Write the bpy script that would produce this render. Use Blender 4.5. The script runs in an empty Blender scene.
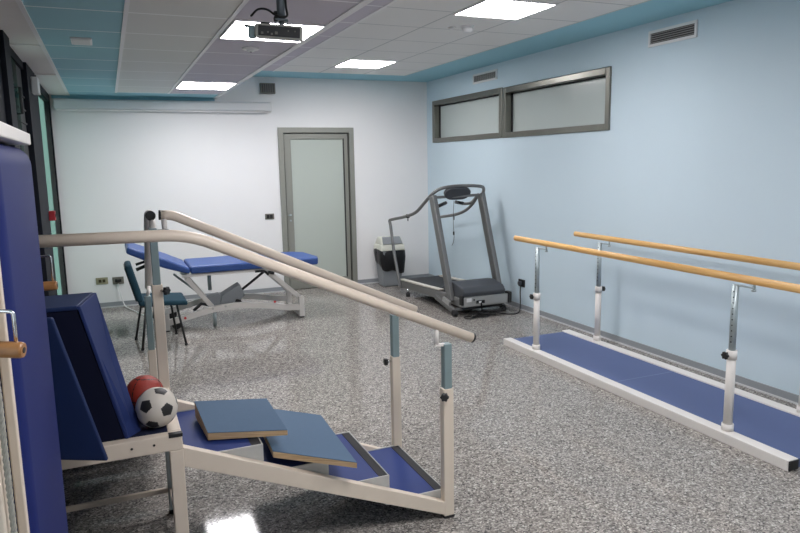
import bpy, bmesh, math, random
from mathutils import Vector, Matrix
random.seed(7)
S = bpy.context.scene
COL = S.collection
R = math.radians

# ------------------------------------------------------------------ camera, world, exposure
YAW, PITCH, ROLL, FPX, EYE = 0.4036, 0.1536, -0.0184, 674.33, 1.6645
fw = Vector((math.sin(YAW) * math.cos(PITCH), math.cos(YAW) * math.cos(PITCH), -math.sin(PITCH)))
rt0 = Vector((math.cos(YAW), -math.sin(YAW), 0)); up0 = rt0.cross(fw)
rt = rt0 * math.cos(ROLL) + up0 * math.sin(ROLL)
up = -rt0 * math.sin(ROLL) + up0 * math.cos(ROLL)
cd = bpy.data.cameras.new('camera'); cam = bpy.data.objects.new('camera', cd); COL.objects.link(cam)
m4 = Matrix.Identity(4)
for i in range(3):
    m4[i][0], m4[i][1], m4[i][2] = rt[i], up[i], -fw[i]
m4[2][3] = EYE
cam.matrix_world = m4
cd.sensor_width = 36.0; cd.lens = FPX / 800 * 36.0; cd.clip_start = 0.05; cd.clip_end = 100
S.camera = cam

w = bpy.data.worlds.new('world'); S.world = w; w.use_nodes = True
wb = w.node_tree.nodes['Background']; wb.inputs[0].default_value = (0.93, 0.94, 1.0, 1); wb.inputs[1].default_value = 0.9
S.view_settings.view_transform = 'Standard'
S.view_settings.look = 'None'
S.view_settings.gamma = 1
S.view_settings.exposure = 1.6
PANEL = 11.0            # ceiling luminaire emission

# ------------------------------------------------------------------ materials
def mat(name, col, rough=0.5, metal=0.0, noise=0.0, scale=30, bump=0.0, spec=0.5, coat=0.0, emit=None, estr=0.0, col2=None):
    m = bpy.data.materials.new(name); m.use_nodes = True
    nt = m.node_tree; b = nt.nodes['Principled BSDF']
    b.inputs['Base Color'].default_value = (*col, 1); b.inputs['Roughness'].default_value = rough
    b.inputs['Metallic'].default_value = metal; b.inputs['Specular IOR Level'].default_value = spec
    b.inputs['Coat Weight'].default_value = coat
    if emit: b.inputs['Emission Color'].default_value = (*emit, 1); b.inputs['Emission Strength'].default_value = estr
    tc = nt.nodes.new('ShaderNodeTexCoord')
    nz = nt.nodes.new('ShaderNodeTexNoise'); nz.inputs['Scale'].default_value = scale; nz.inputs['Detail'].default_value = 4
    nt.links.new(tc.outputs['Object'], nz.inputs['Vector'])
    if noise:
        mx = nt.nodes.new('ShaderNodeMix'); mx.data_type = 'RGBA'
        c2 = col2 if col2 else tuple(c * (1 - noise) for c in col)
        mx.inputs[6].default_value = (*col, 1); mx.inputs[7].default_value = (*c2, 1)
        nt.links.new(nz.outputs['Fac'], mx.inputs[0]); nt.links.new(mx.outputs[2], b.inputs['Base Color'])
    if bump:
        bp = nt.nodes.new('ShaderNodeBump'); bp.inputs['Strength'].default_value = bump; bp.inputs['Distance'].default_value = 0.01
        nt.links.new(nz.outputs['Fac'], bp.inputs['Height']); nt.links.new(bp.outputs['Normal'], b.inputs['Normal'])
    return m

def terrazzo():
    m = bpy.data.materials.new('terrazzo'); m.use_nodes = True
    nt = m.node_tree; b = nt.nodes['Principled BSDF']; N = nt.nodes.new; L = nt.links.new
    tc = N('ShaderNodeTexCoord')
    def cells(scale, stops):
        v = N('ShaderNodeTexVoronoi'); v.inputs['Scale'].default_value = scale; L(tc.outputs['Object'], v.inputs['Vector'])
        sp = N('ShaderNodeSeparateColor'); L(v.outputs['Color'], sp.inputs[0])
        r = N('ShaderNodeValToRGB'); L(sp.outputs[0], r.inputs[0]); r.color_ramp.interpolation = 'CONSTANT'
        while len(r.color_ramp.elements) < len(stops): r.color_ramp.elements.new(0.5)
        for e, (p, c) in zip(r.color_ramp.elements, stops): e.position = p; e.color = (*c, 1)
        return r
    a = cells(128, [(0, (.05, .048, .047)), (.14, (.15, .138, .128)), (.36, (.26, .24, .22)), (.60, (.35, .325, .295)), (.80, (.52, .485, .44)), (.94, (.72, .69, .63))])
    c = cells(62, [(0, (.14, .13, .125)), (.2, (.24, .22, .205)), (.55, (.33, .305, .28)), (.85, (.45, .42, .385))])
    mx = N('ShaderNodeMix'); mx.data_type = 'RGBA'; mx.inputs[0].default_value = .34
    L(a.outputs[0], mx.inputs[6]); L(c.outputs[0], mx.inputs[7]); L(mx.outputs[2], b.inputs['Base Color'])
    b.inputs['Roughness'].default_value = .13
    sm = N('ShaderNodeMapRange'); sm.inputs['To Min'].default_value = .06; sm.inputs['To Max'].default_value = .62
    bw = N('ShaderNodeRGBToBW'); L(a.outputs[0], bw.inputs[0]); L(bw.outputs[0], sm.inputs['Value']); L(sm.outputs[0], b.inputs['Specular IOR Level'])
    nz = N('ShaderNodeTexNoise'); nz.inputs['Scale'].default_value = 1.3; nz.inputs['Detail'].default_value = 5
    L(tc.outputs['Object'], nz.inputs['Vector'])
    mr = N('ShaderNodeMapRange'); mr.inputs['To Min'].default_value = .035; mr.inputs['To Max'].default_value = .11
    L(nz.outputs['Fac'], mr.inputs['Value']); L(mr.outputs[0], b.inputs['Roughness'])
    return m

def ceiling_tiles(name, col, line, y0=4.03, dy=.6, xj=None, w=.02, linew=None):
    # suspended panels: joints every dy along Y and at the given X joints (world position)
    m = bpy.data.materials.new(name); m.use_nodes = True
    nt = m.node_tree; b = nt.nodes['Principled BSDF']; N = nt.nodes.new; L = nt.links.new
    g = N('ShaderNodeNewGeometry'); sp = N('ShaderNodeSeparateXYZ'); L(g.outputs['Position'], sp.inputs[0])
    def joint(out, o, d):
        s = N('ShaderNodeMath'); s.operation = 'SUBTRACT'; L(out, s.inputs[0]); s.inputs[1].default_value = o - w / 2
        dv = N('ShaderNodeMath'); dv.operation = 'DIVIDE'; L(s.outputs[0], dv.inputs[0]); dv.inputs[1].default_value = d
        f = N('ShaderNodeMath'); f.operation = 'FRACT'; L(dv.outputs[0], f.inputs[0])
        c = N('ShaderNodeMath'); c.operation = 'LESS_THAN'; L(f.outputs[0], c.inputs[0]); c.inputs[1].default_value = w / d
        return c
    j = joint(sp.outputs[1], y0, dy)
    if xj:
        k = joint(sp.outputs[0], xj[0], xj[1]); mm = N('ShaderNodeMath'); mm.operation = 'MAXIMUM'
        L(j.outputs[0], mm.inputs[0]); L(k.outputs[0], mm.inputs[1]); j = mm
    mx = N('ShaderNodeMix'); mx.data_type = 'RGBA'; mx.inputs[6].default_value = (*col, 1); mx.inputs[7].default_value = (*line, 1)
    L(j.outputs[0], mx.inputs[0])
    nz = N('ShaderNodeTexNoise'); nz.inputs['Scale'].default_value = 160
    L(g.outputs['Position'], nz.inputs['Vector'])
    bp = N('ShaderNodeBump'); bp.inputs['Strength'].default_value = .15; L(nz.outputs['Fac'], bp.inputs['Height'])
    L(bp.outputs['Normal'], b.inputs['Normal'])
    L(mx.outputs[2], b.inputs['Base Color']); b.inputs['Roughness'].default_value = .85
    return m

def glass_thin(name, tint, gloss=.12, diff=.0):
    m = bpy.data.materials.new(name); m.use_nodes = True
    nt = m.node_tree; nt.nodes.remove(nt.nodes['Principled BSDF']); N = nt.nodes.new; L = nt.links.new
    out = nt.nodes['Material Output']
    t = N('ShaderNodeBsdfTransparent'); t.inputs[0].default_value = (*tint, 1)
    g = N('ShaderNodeBsdfGlossy'); g.inputs['Roughness'].default_value = .05
    x = N('ShaderNodeMixShader'); x.inputs[0].default_value = gloss; L(t.outputs[0], x.inputs[1]); L(g.outputs[0], x.inputs[2])
    L(x.outputs[0], out.inputs[0])
    return m

def wood(name, a, b_, scale=(1, 14, 14), rough=.35):
    m = bpy.data.materials.new(name); m.use_nodes = True
    nt = m.node_tree; b = nt.nodes['Principled BSDF']; N = nt.nodes.new; L = nt.links.new
    tc = N('ShaderNodeTexCoord'); mp = N('ShaderNodeMapping'); mp.inputs['Scale'].default_value = scale
    L(tc.outputs['Object'], mp.inputs[0]); nz = N('ShaderNodeTexNoise'); nz.inputs['Scale'].default_value = 4; nz.inputs['Detail'].default_value = 6
    L(mp.outputs[0], nz.inputs['Vector']); r = N('ShaderNodeValToRGB'); r.color_ramp.elements[0].position = .35; r.color_ramp.elements[1].position = .65
    r.color_ramp.elements[0].color = (*a, 1); r.color_ramp.elements[1].color = (*b_, 1)
    L(nz.outputs['Fac'], r.inputs[0]); L(r.outputs[0], b.inputs['Base Color']); b.inputs['Roughness'].default_value = rough
    return m

M = dict(
    floor=terrazzo(),
    wall_white=mat('wall_white', (.85, .85, .85), .8, noise=.03, scale=3),
    wall_blue=mat('wall_blue', (.61, .735, .815), .75, noise=.04, scale=2),
    plaster=mat('plaster', (.80, .77, .74), .85, noise=.05, scale=4),
    teal=ceiling_tiles('ceiling_teal', (.33, .58, .66), (.80, .88, .90), w=.02),
    teal_plain=mat('teal_border', (.31, .58, .68), .8),
    grey_tile=ceiling_tiles('ceiling_grey', (.76, .755, .73), (.97, .97, .97), w=.02),
    lilac=ceiling_tiles('ceiling_lilac', (.60, .555, .62), (.88, .86, .88), w=.02),
    white_tile=ceiling_tiles('ceiling_white', (.82, .80, .78), (.50, .50, .50), xj=(1.895, .565), w=.014),
    trim=mat('white_trim', (.85, .83, .83), .5),
    baseboard=mat('baseboard_grey', (.30, .32, .34), .45),
    base_lip=mat('baseboard_lip', (.62, .63, .64), .4),
    door_metal=mat('door_metal', (.30, .305, .27), .42, .25, noise=.08, scale=8),
    door_glass=mat('door_frosted_glass', (.50, .55, .50), .22, noise=.06, scale=1.5),
    win_metal=mat('window_metal', (.25, .245, .215), .28, .85, noise=.25, scale=5),
    win_glass=mat('window_frosted_glass', (.56, .62, .60), .18, noise=.08, scale=1.2),
    black=mat('black_plastic', (.012, .012, .013), .45),
    rubber=mat('black_rubber', (.02, .02, .022), .8),
    dark_frame=mat('dark_aluminium', (.012, .014, .02), .7, .0, spec=.15),
    dark_panel=mat('dark_panel', (.03, .036, .04), .7, noise=.3, scale=12),
    green_glass=glass_thin('green_glass', (.29, .40, .36)), fill_glass=glass_thin('clear_glass', (.80, .84, .84)),
    panel_light=mat('luminaire_diffuser', (.9, .9, .9), .5, emit=(1, .97, .985), estr=PANEL),
    cream=mat('cream_powder_coat', (.70, .605, .50), .38, noise=.06, scale=14),
    cream2=mat('white_powder_coat', (.78, .74, .70), .38, noise=.05, scale=14),
    railc=mat('beige_vinyl_tube', (.80, .68, .56), .36, noise=.05, scale=8),
    galv=mat('galvanised_tube', (.46, .53, .55), .38, .6, noise=.2, scale=25),
    galv_dull=mat('galvanised_dull', (.25, .33, .34), .42, .35, noise=.12, scale=25),
    chrome=mat('chrome', (.72, .73, .74), .15, 1.0),
    sheet=mat('grey_sheet_metal', (.50, .50, .48), .45, .2, noise=.15, scale=60),
    wood=wood('varnished_beech', (.66, .36, .12), (.80, .50, .20), (14, .6, 14)),
    grip=wood('handle_wood', (.26, .115, .035), (.38, .18, .065), (3, 14, 14)),
    blue_mat=mat('blue_walkway_rubber', (.09, .125, .27), .55, noise=.1, scale=5),
    step_blue=mat('blue_step_rubber', (.018, .040, .18), .5, spec=.22, noise=.2, scale=6),
    dark_top=mat('navy_step_rubber', (.010, .014, .04), .8, spec=.2),
    board_blue=mat('board_linoleum', (.08, .14, .225), .7, spec=.3, noise=.1, scale=70),
    ply=wood('plywood_edge', (.40, .26, .13), (.58, .41, .24), (2, 2, 40), .6),
    vinyl=mat('blue_vinyl', (.013, .027, .115), .65, spec=.25, noise=.15, scale=5, bump=.05),
    vinyl_navy=mat('navy_vinyl', (.010, .025, .092), .6, spec=.25, noise=.2, scale=6, bump=.08),
    vinyl_shaded=mat('shaded_blue_vinyl', (.003, .005, .022), .7, spec=.15, noise=.3, scale=6),  # the mat's blue vinyl, darkened to carry the shade on its front
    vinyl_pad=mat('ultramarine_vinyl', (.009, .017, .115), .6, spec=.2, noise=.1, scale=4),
    bed_blue=mat('couch_blue_vinyl', (.030, .085, .30), .42, noise=.1, scale=5),
    bed_white=mat('couch_frame_white', (.66, .63, .60), .4),
    red=mat('red_sticker', (.55, .03, .03), .5),
    chair_teal=mat('teal_fabric', (.012, .055, .085), .9, noise=.3, scale=80, bump=.2),
    bin_grey=mat('bin_grey_plastic', (.24, .255, .27), .5),
    bin_cream=mat('bin_cream_plastic', (.68, .68, .60), .5),
    bag=mat('black_bag', (.008, .008, .01), .35, bump=.8, scale=40),
    tm_grey=mat('treadmill_grey_paint', (.20, .20, .20), .38, .5, noise=.08, scale=10),
    seam=mat('seam_blue', (.16, .20, .36), .5),
    foot_rail=mat('foot_rail_beige', (.55, .52, .46), .5),
    tm_silver=mat('treadmill_silver', (.45, .45, .44), .32, .7),
    tm_dark=mat('treadmill_dark_plastic', (.055, .06, .07), .5),
    tm_belt=mat('treadmill_belt', (.014, .014, .016), .6),
    proj=mat('projector_shell', (.42, .42, .38), .4),
    proj_dark=mat('projector_ports', (.02, .018, .02), .4),
    pole=mat('projector_pole', (.16, .18, .20), .4, .5),
    sock_grey=mat('socket_grey', (.17, .165, .14), .5),
    ballwhite=mat('ball_white', (.62, .57, .50), .45, noise=.12, scale=30),
    ballblack=mat('ball_black', (.015, .014, .014), .45),
    rope=mat('grey_rope', (.36, .35, .31), .9, noise=.3, scale=200),
    white_pl=mat('white_plastic', (.72, .72, .72), .45),
    screen_case=mat('screen_case', (.66, .67, .68), .45),
    grille=mat('grille_dark', (.07, .065, .065), .6),
    slat_grey=mat('slat_grey', (.36, .35, .34), .5),
    vent_frame=mat('vent_frame', (.80, .80, .80), .45),
    fire_red=mat('fire_red', (.42, .02, .03), .5),
)

# ------------------------------------------------------------------ mesh helpers (world coordinates)
def V(*a): return Vector(a)
def box(bm, lo, hi, bev=0.0, T=None, seg=2):
    """axis aligned box lo..hi, optional bevel, optional transform"""
    lo = Vector(lo); hi = Vector(hi); c = (lo + hi) / 2; s = hi - lo
    b = bmesh.new(); bmesh.ops.create_cube(b, size=1)
    for v in b.verts: v.co = Vector((v.co.x * s.x + c.x, v.co.y * s.y + c.y, v.co.z * s.z + c.z))
    if bev: bmesh.ops.bevel(b, geom=b.edges[:], offset=min(bev, min(s) * .49), segments=seg, affect='EDGES', profile=.5)
    merge(bm, b, T); return bm
def merge(bm, b, T=None):
    if T is not None: bmesh.ops.transform(b, matrix=T, verts=b.verts)
    me = bpy.data.meshes.new('t'); b.to_mesh(me); b.free(); bm.from_mesh(me); bpy.data.meshes.remove(me)
def hexa(bm, p, bev=0.0):
    """8 corners: bottom 4 (ccw), top 4 (ccw)"""
    b = bmesh.new(); v = [b.verts.new(q) for q in p]
    for f in ((3, 2, 1, 0), (4, 5, 6, 7), (0, 1, 5, 4), (1, 2, 6, 5), (2, 3, 7, 6), (3, 0, 4, 7)): b.faces.new([v[i] for i in f])
    if bev: bmesh.ops.bevel(b, geom=b.edges[:], offset=bev, segments=3, affect='EDGES', profile=.5)
    merge(bm, b); return bm
def prism(bm, pts, axis, a, c, bev=0.0):
    """2D outline extruded along axis ('x' -> (y,z) pts, 'y' -> (x,z), 'z' -> (x,y)) from a to c"""
    def P(q, t): return {'x': (t, q[0], q[1]), 'y': (q[0], t, q[1]), 'z': (q[0], q[1], t)}[axis]
    b = bmesh.new(); A = [b.verts.new(P(q, a)) for q in pts]; B = [b.verts.new(P(q, c)) for q in pts]; n = len(pts)
    b.faces.new(A); b.faces.new(B[::-1])
    for i in range(n): b.faces.new([A[i], B[i], B[(i + 1) % n], A[(i + 1) % n]])
    bmesh.ops.recalc_face_normals(b, faces=b.faces)
    if bev: bmesh.ops.bevel(b, geom=b.edges[:], offset=bev, segments=2, affect='EDGES', profile=.5)
    merge(bm, b); return bm
def smooth_path(pts, n=6):
    """Catmull-Rom"""
    P = [Vector(p) for p in pts]; P = [P[0] * 2 - P[1]] + P + [P[-1] * 2 - P[-2]]; o = []
    for i in range(1, len(P) - 2):
        for k in range(n):
            t = k / n; a, b, c, d = P[i - 1:i + 3]
            o.append(.5 * ((2 * b) + (-a + c) * t + (2 * a - 5 * b + 4 * c - d) * t * t + (-a + 3 * b - 3 * c + d) * t ** 3))
    o.append(P[-2]); return o
def fillet(pts, r, n=5):
    """polyline with rounded corners"""
    P = [Vector(p) for p in pts]; o = [P[0]]
    for i in range(1, len(P) - 1):
        a = (P[i - 1] - P[i]); c = (P[i + 1] - P[i]); rr = min(r, a.length * .45, c.length * .45)
        s = P[i] + a.normalized() * rr; e = P[i] + c.normalized() * rr
        for k in range(n + 1):
            t = k / n; o.append(s * (1 - t) ** 2 + P[i] * 2 * t * (1 - t) + e * t * t)
    o.append(P[-1]); return o
def tube(bm, pts, r, seg=14, flat=1.0, cap=True, rr=None):
    P = [Vector(p) for p in pts]; n = len(P); rings = []
    t0 = (P[1] - P[0]).normalized()
    ref = Vector((0, 0, 1)) if abs(t0.z) < .9 else Vector((1, 0, 0))
    s = t0.cross(ref).normalized()
    for i in range(n):
        t = (P[min(i + 1, n - 1)] - P[max(i - 1, 0)]).normalized()
        s = (s - t * s.dot(t)).normalized(); u = s.cross(t)
        ri = rr[i] if rr else r
        rings.append([bm.verts.new(P[i] + s * math.cos(2 * math.pi * k / seg) * ri * flat + u * math.sin(2 * math.pi * k / seg) * ri) for k in range(seg)])
    for a, b in zip(rings, rings[1:]):
        for k in range(seg):
            f = bm.faces.new([a[k], a[(k + 1) % seg], b[(k + 1) % seg], b[k]]); f.smooth = True
    if cap: bm.faces.new(rings[0][::-1]); bm.faces.new(rings[-1])
    return bm
def beam(bm, a, b, wy, wz, bev=.004, side=None):
    """rectangular bar from a to b; wy = width sideways, wz = the other"""
    a = Vector(a); b = Vector(b); t = (b - a).normalized()
    s = Vector(side).normalized() if side else (t.cross(Vector((0, 0, 1))).normalized() if abs(t.z) < .95 else Vector((1, 0, 0)))
    u = s.cross(t).normalized(); s = t.cross(u).normalized()
    p = []
    for q in (a, b):
        p += [q - s * wy / 2 - u * wz / 2, q + s * wy / 2 - u * wz / 2, q + s * wy / 2 + u * wz / 2, q - s * wy / 2 + u * wz / 2]
    bb = bmesh.new(); v = [bb.verts.new(q) for q in p]
    for f in ((3, 2, 1, 0), (4, 5, 6, 7), (0, 1, 5, 4), (1, 2, 6, 5), (2, 3, 7, 6), (3, 0, 4, 7)): bb.faces.new([v[i] for i in f])
    bmesh.ops.recalc_face_normals(bb, faces=bb.faces)
    if bev: bmesh.ops.bevel(bb, geom=bb.edges[:], offset=bev, segments=2, affect='EDGES', profile=.5)
    merge(bm, bb); return bm
def knob(bm, c, d, r=.017, l=.018, lobes=6):
    """lobed clamping knob centred at c pointing along d"""
    d = Vector(d).normalized(); ref = Vector((0, 0, 1)) if abs(d.z) < .9 else Vector((1, 0, 0))
    s = d.cross(ref).normalized(); u = s.cross(d); c = Vector(c); rings = []
    n = lobes * 6
    for z, k in ((-.5, .8), (-.35, 1), (.35, 1), (.5, .75)):
        ring = []
        for i in range(n):
            a = 2 * math.pi * i / n; q = r * k * (1 + .13 * math.cos(lobes * a))
            ring.append(bm.verts.new(c + d * z * l + s * math.cos(a) * q + u * math.sin(a) * q))
        rings.append(ring)
    for a, b in zip(rings, rings[1:]):
        for i in range(n): bm.faces.new([a[i], a[(i + 1) % n], b[(i + 1) % n], b[i]])
    bm.faces.new(rings[0][::-1]); bm.faces.new(rings[-1]); return bm
def lathe(bm, prof, c, seg=32, sx=1, sy=1):
    rings = [[bm.verts.new((c[0] + r * sx * math.cos(2 * math.pi * k / seg), c[1] + r * sy * math.sin(2 * math.pi * k / seg), c[2] + z)) for k in range(seg)] for r, z in prof]
    for a, b in zip(rings, rings[1:]):
        for k in range(seg):
            f = bm.faces.new([a[k], a[(k + 1) % seg], b[(k + 1) % seg], b[k]]); f.smooth = True
    bm.faces.new(rings[0][::-1]); bm.faces.new(rings[-1]); return bm
def B(): return bmesh.new()

ROOTLOC = {}
def thing(name, label, cat, loc, group=None, kind=None):
    o = bpy.data.objects.new(name, None); COL.objects.link(o); o.location = loc; o.empty_display_size = .1
    ROOTLOC[o.name] = Vector(loc)
    if label: o['label'] = label
    if cat: o['category'] = cat
    if group: o['group'] = group
    if kind: o['kind'] = kind
    return o
def obj(name, bm, m, parent=None, label=None, cat=None, group=None, kind=None, smooth=False):
    bmesh.ops.recalc_face_normals(bm, faces=bm.faces)
    if parent is not None: org = ROOTLOC[parent.name]
    elif kind == 'structure': org = Vector((0, 0, 0))
    else:
        xs = [v.co for v in bm.verts]
        org = Vector(((min(v.x for v in xs) + max(v.x for v in xs)) / 2, (min(v.y for v in xs) + max(v.y for v in xs)) / 2, min(v.z for v in xs)))
    for v in bm.verts: v.co -= org
    me = bpy.data.meshes.new(name); bm.to_mesh(me); bm.free()
    if smooth:
        for p in me.polygons: p.use_smooth = True
    ms = m if isinstance(m, (list, tuple)) else [m]
    for x in ms: me.materials.append(M[x] if isinstance(x, str) else x)
    o = bpy.data.objects.new(name, me); COL.objects.link(o)
    if parent is not None:
        o.parent = parent; ROOTLOC[o.name] = org
    else:
        o.location = org; ROOTLOC[o.name] = org
    if label: o['label'] = label
    if cat: o['category'] = cat
    if group: o['group'] = group
    if kind: o['kind'] = kind
    return o
def struct(name, bm, m, parent=None): return obj(name, bm, m, parent, kind=None if parent else 'structure')

# ------------------------------------------------------------------ the room
XR, YB, XL, YF = 4.1674, 8.6988, -0.53, -2.2
HL, HH, XS = 2.4807, 2.7544, 1.276         # low ceiling, high ceiling, step between them
struct('floor', box(B(), (XL - .3, YF - .2, -.1), (XR + .3, YB + .3, 0)), 'floor')

# back wall with the door opening
D_ = .06
DX0, DX1, DZ = 2.045, 3.066, 2.13
b = B()
box(b, (XL - D_ - .002, YB, 0), (DX0, YB + .2, HH + .1)); box(b, (DX1, YB, 0), (XR + .3, YB + .2, HH + .1)); box(b, (DX0, YB, DZ), (DX1, YB + .2, HH + .1))
box(b, (DX0 - .05, YB + .13, 0), (DX1 + .05, YB + .2, DZ + .05)); struct('wall_back', b, 'wall_white')  # backing slab added behind the door to block light leaking through
# right wall with two window openings
W1 = (6.715, 8.50, 1.918, 2.476); W2 = (4.91, 6.695, 1.914, 2.466)
b = B()
box(b, (XR, YF, 0), (XR + .2, YB, 1.916)); box(b, (XR, YF, 2.472), (XR + .2, YB, HH + .1))
box(b, (XR, YF, 1.916), (XR + .2, W2[0], 2.472)); box(b, (XR, W2[1], 1.916), (XR + .2, W1[0], 2.472)); box(b, (XR, W1[1], 1.916), (XR + .2, YB, 2.472))
struct('wall_right', b, 'wall_blue')
struct('wall_front', box(B(), (XL - .3, YF - .2, 0), (XR + .3, YF, HH + .1)), 'wall_white')

# ceilings
ce = thing('ceiling', None, None, (0, 0, 0), kind='structure')
L1 = ((.727, 1.27), (7.02, 7.66)); LY = [(7.02, 7.66), (4.02, 4.61), (1.0, 1.6), (-1.7, -1.1)]
struct('teal_panels', box(B(), (-.32, YF, HL), (.157, 8.25, HL + .04)), 'teal', ce)
struct('plaster_strip', box(B(), (XL - .25, YF, HL - .004), (-.32, YB, HL + .05)), 'plaster', ce)
struct('grey_panels', box(B(), (.157, YF, HL), (.705, 8.25, HL + .04)), 'grey_tile', ce)
struct('lilac_panels', box(B(), (.705, YF, HL), (XS, 8.25, HL + .04)), 'lilac', ce)
struct('teal_border', box(B(), (-.32, 8.25, HL), (XS, YB, HL + .04)), 'teal_plain', ce)
struct('step_board', box(B(), (XS, YF, HL - .004), (XS + .03, YB, HH)), 'trim', ce)
struct('high_lilac_panels', box(B(), (XS + .03, YF, HH), (1.895, 8.14, HH + .04)), 'lilac', ce)
struct('high_white_panels', box(B(), (1.895, YF, HH), (3.60, 8.14, HH + .04)), 'white_tile', ce)
b = B(); box(b, (XS + .03, 8.14, HH), (XR, YB, HH + .04)); box(b, (3.60, YF, HH), (XR, 8.14, HH + .04))
struct('high_teal_border', b, 'teal_plain', ce)
b = B(); box(b, (-.345, YF, HL - .008), (-.32, 8.25, HL + .0)); box(b, (.145, YF, HL - .006), (.169, 8.25, HL)); box(b, (.693, YF, HL - .006), (.717, 8.25, HL)); box(b, (1.884, YF, HH - .004), (1.906, 8.14, HH))
box(b, (XS - .015, YF, HL - .006), (XS + .03, YB, HL))
struct('ceiling_rail', b, 'trim', ce)
b = B()
for yy in (3.1, 5.2, 6.75): box(b, (XL, yy, HL - .014), (-.345, yy + .025, HL - .003))
struct('plaster_joint', b, 'plaster', ce)

# baseboards
b = B(); box(b, (XL, YB - .012, 0), (DX0, YB, .062)); box(b, (DX1, YB - .012, 0), (XR, YB, .062)); struct('baseboard_back', b, 'baseboard')
struct('baseboard_right', box(B(), (XR - .012, YF, 0), (XR, YB - .012, .062)), 'baseboard')
b = B(); box(b, (XL, YB - .02, 0), (DX0, YB - .012, .012)); box(b, (DX1, YB - .02, 0), (XR - .02, YB - .012, .012)); struct('trim_1', b, 'base_lip')
struct('trim_2', box(B(), (XR - .02, YF, 0), (XR - .012, YB - .012, .012)), 'base_lip')
# dark teal band between ceiling border and screen case
struct('trim_3', box(B(), (XL + .02, YB - .03, 2.445), (XS, YB, HL)), 'teal_plain')

# door
d = thing('door_1', None, None, (DX0, YB, 0), kind='structure')
b = B()
box(b, (DX0, YB - .025, 0), (DX0 + .065, YB + .12, DZ - .065)); box(b, (DX1 - .065, YB - .025, 0), (DX1, YB + .12, DZ - .065))
box(b, (DX0, YB - .025, DZ - .065), (DX1, YB + .12, DZ))
obj('door_frame', b, 'door_metal', d)
b = B(); a0, a1 = DX0 + .080, DX1 - .080
box(b, (a0, YB + .012, .01), (a0 + .085, YB + .055, DZ - .076)); box(b, (a1 - .055, YB + .012, .01), (a1, YB + .055, DZ - .076))
box(b, (a0 + .085, YB + .012, DZ - .145), (a1 - .055, YB + .055, DZ - .076)); box(b, (a0 + .085, YB + .012, .01), (a1 - .055, YB + .055, .13))
obj('door_leaf', b, 'door_metal', d)
b = B(); box(b, (a1, YB + .03, .01), (DX1 - .065, YB + .1, DZ - .065)); box(b, (DX0 + .065, YB + .03, .01), (a0, YB + .1, DZ - .065)); box(b, (a0, YB + .03, DZ - .076), (a1, YB + .1, DZ - .065)); box(b, (a1 - .062, YB + .008, .12), (a1 - .05, YB + .03, DZ - .14)); box(b, (a0 + .09, YB + .02, DZ - .15), (a1 - .05, YB + .03, DZ - .14))
obj('gasket', b, 'black', d)
obj('glass', box(B(), (a0 + .09, YB + .028, .12), (a1 - .05, YB + .036, DZ - .14)), 'door_glass', d)
b = B(); tube(b, [(a0 + .045, YB + .012, 1.005), (a0 + .045, YB - .02, 1.005)], .012); tube(b, [(a0 + .045, YB - .018, 1.005), (a0 + .01, YB - .018, 1.0)], .008); tube(b, [(a0 + .045, YB + .012, .93), (a0 + .045, YB + .002, .93)], .011)
obj('door_handle', b, 'galv', d)

# right wall windows
for n, (y0, y1, z0, z1) in enumerate((W1, W2), 1):
    wd = thing('window_%d' % n, None, None, (XR, (y0 + y1) / 2, z0), kind='structure')
    b = B(); t = .06
    for lo, hi in (((y0, z0), (y0 + t, z1)), ((y1 - t, z0), (y1, z1)), ((y0 + t, z0), (y1 - t, z0 + t)), ((y0 + t, z1 - t), (y1 - t, z1))):
        box(b, (XR - .018, lo[0], lo[1]), (XR + .10, hi[0], hi[1]), .005)
    obj('window_frame', b, 'win_metal', wd)
    b = B(); q = t; e = .014
    for lo, hi in (((y0 + q, z0 + q), (y0 + q + e, z1 - q)), ((y1 - q - e, z0 + q), (y1 - q, z1 - q)), ((y0 + q, z1 - q - e), (y1 - q, z1 - q))):
        box(b, (XR + .062, lo[0], lo[1]), (XR + .085, hi[0], hi[1]))
    obj('gasket', b, 'black', wd)
    obj('glass', box(B(), (XR + .075, y0 + q, z0 + q), (XR + .088, y1 - q, z1 - q)), 'win_glass', wd)

# glazed left wall (dark aluminium)
b = B()
for y0, y1, o in ((YF, -1.9, 0), (-.45, -.35, 0), (1.1, 4.72, 0), (4.72, 5.0, .03), (6.06, 6.90, .02), (8.62, YB, .0)): box(b, (XL - D_, y0, 0), (XL + o, y1, HL))
for y0, y1 in ((-1.9, -.45), (-.35, 1.1)): box(b, (XL - D_, y0, 2.40), (XL, y1, HL)); box(b, (XL - D_, y0, 0), (XL, y1, .10))  # openings for the added fill windows
box(b, (XL - D_, 6.9, 2.40), (XL - .0, 8.62, HL)); box(b, (XL - D_, 5.0, 2.42), (XL, 6.06, HL)); box(b, (XL - D_, 6.9, 0), (XL, 8.62, .10)); box(b, (XL - D_, 5.0, 0), (XL, 6.06, .10))
struct('wall_left', b, 'dark_frame')
for n, (y0, y1) in enumerate(((-1.9, -.45), (-.35, 1.1)), 5):  # unseen windows beside and behind the camera, added for fill daylight
    wd = thing('window_%d' % n, None, None, (XL, y0, 0), kind='structure')
    obj('glass', box(B(), (XL - .04, y0, .1), (XL - .03, y1, 2.40)), 'fill_glass', wd)
wd = thing('window_3', None, None, (XL, 7.7, 0), kind='structure')
obj('glass', box(B(), (XL - .014, 6.9, .1), (XL - .006, 8.62, 2.40)), 'green_glass', wd)
wd = thing('window_4', None, None, (XL, 5.5, 0), kind='structure')
obj('glass', box(B(), (XL - .014, 5.0, .1), (XL - .006, 5.60, 2.42)), 'green_glass', wd)
b = B(); box(b, (XL - .07, 5.55, .1), (XL - .02, 6.06, 2.42), .003)
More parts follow.
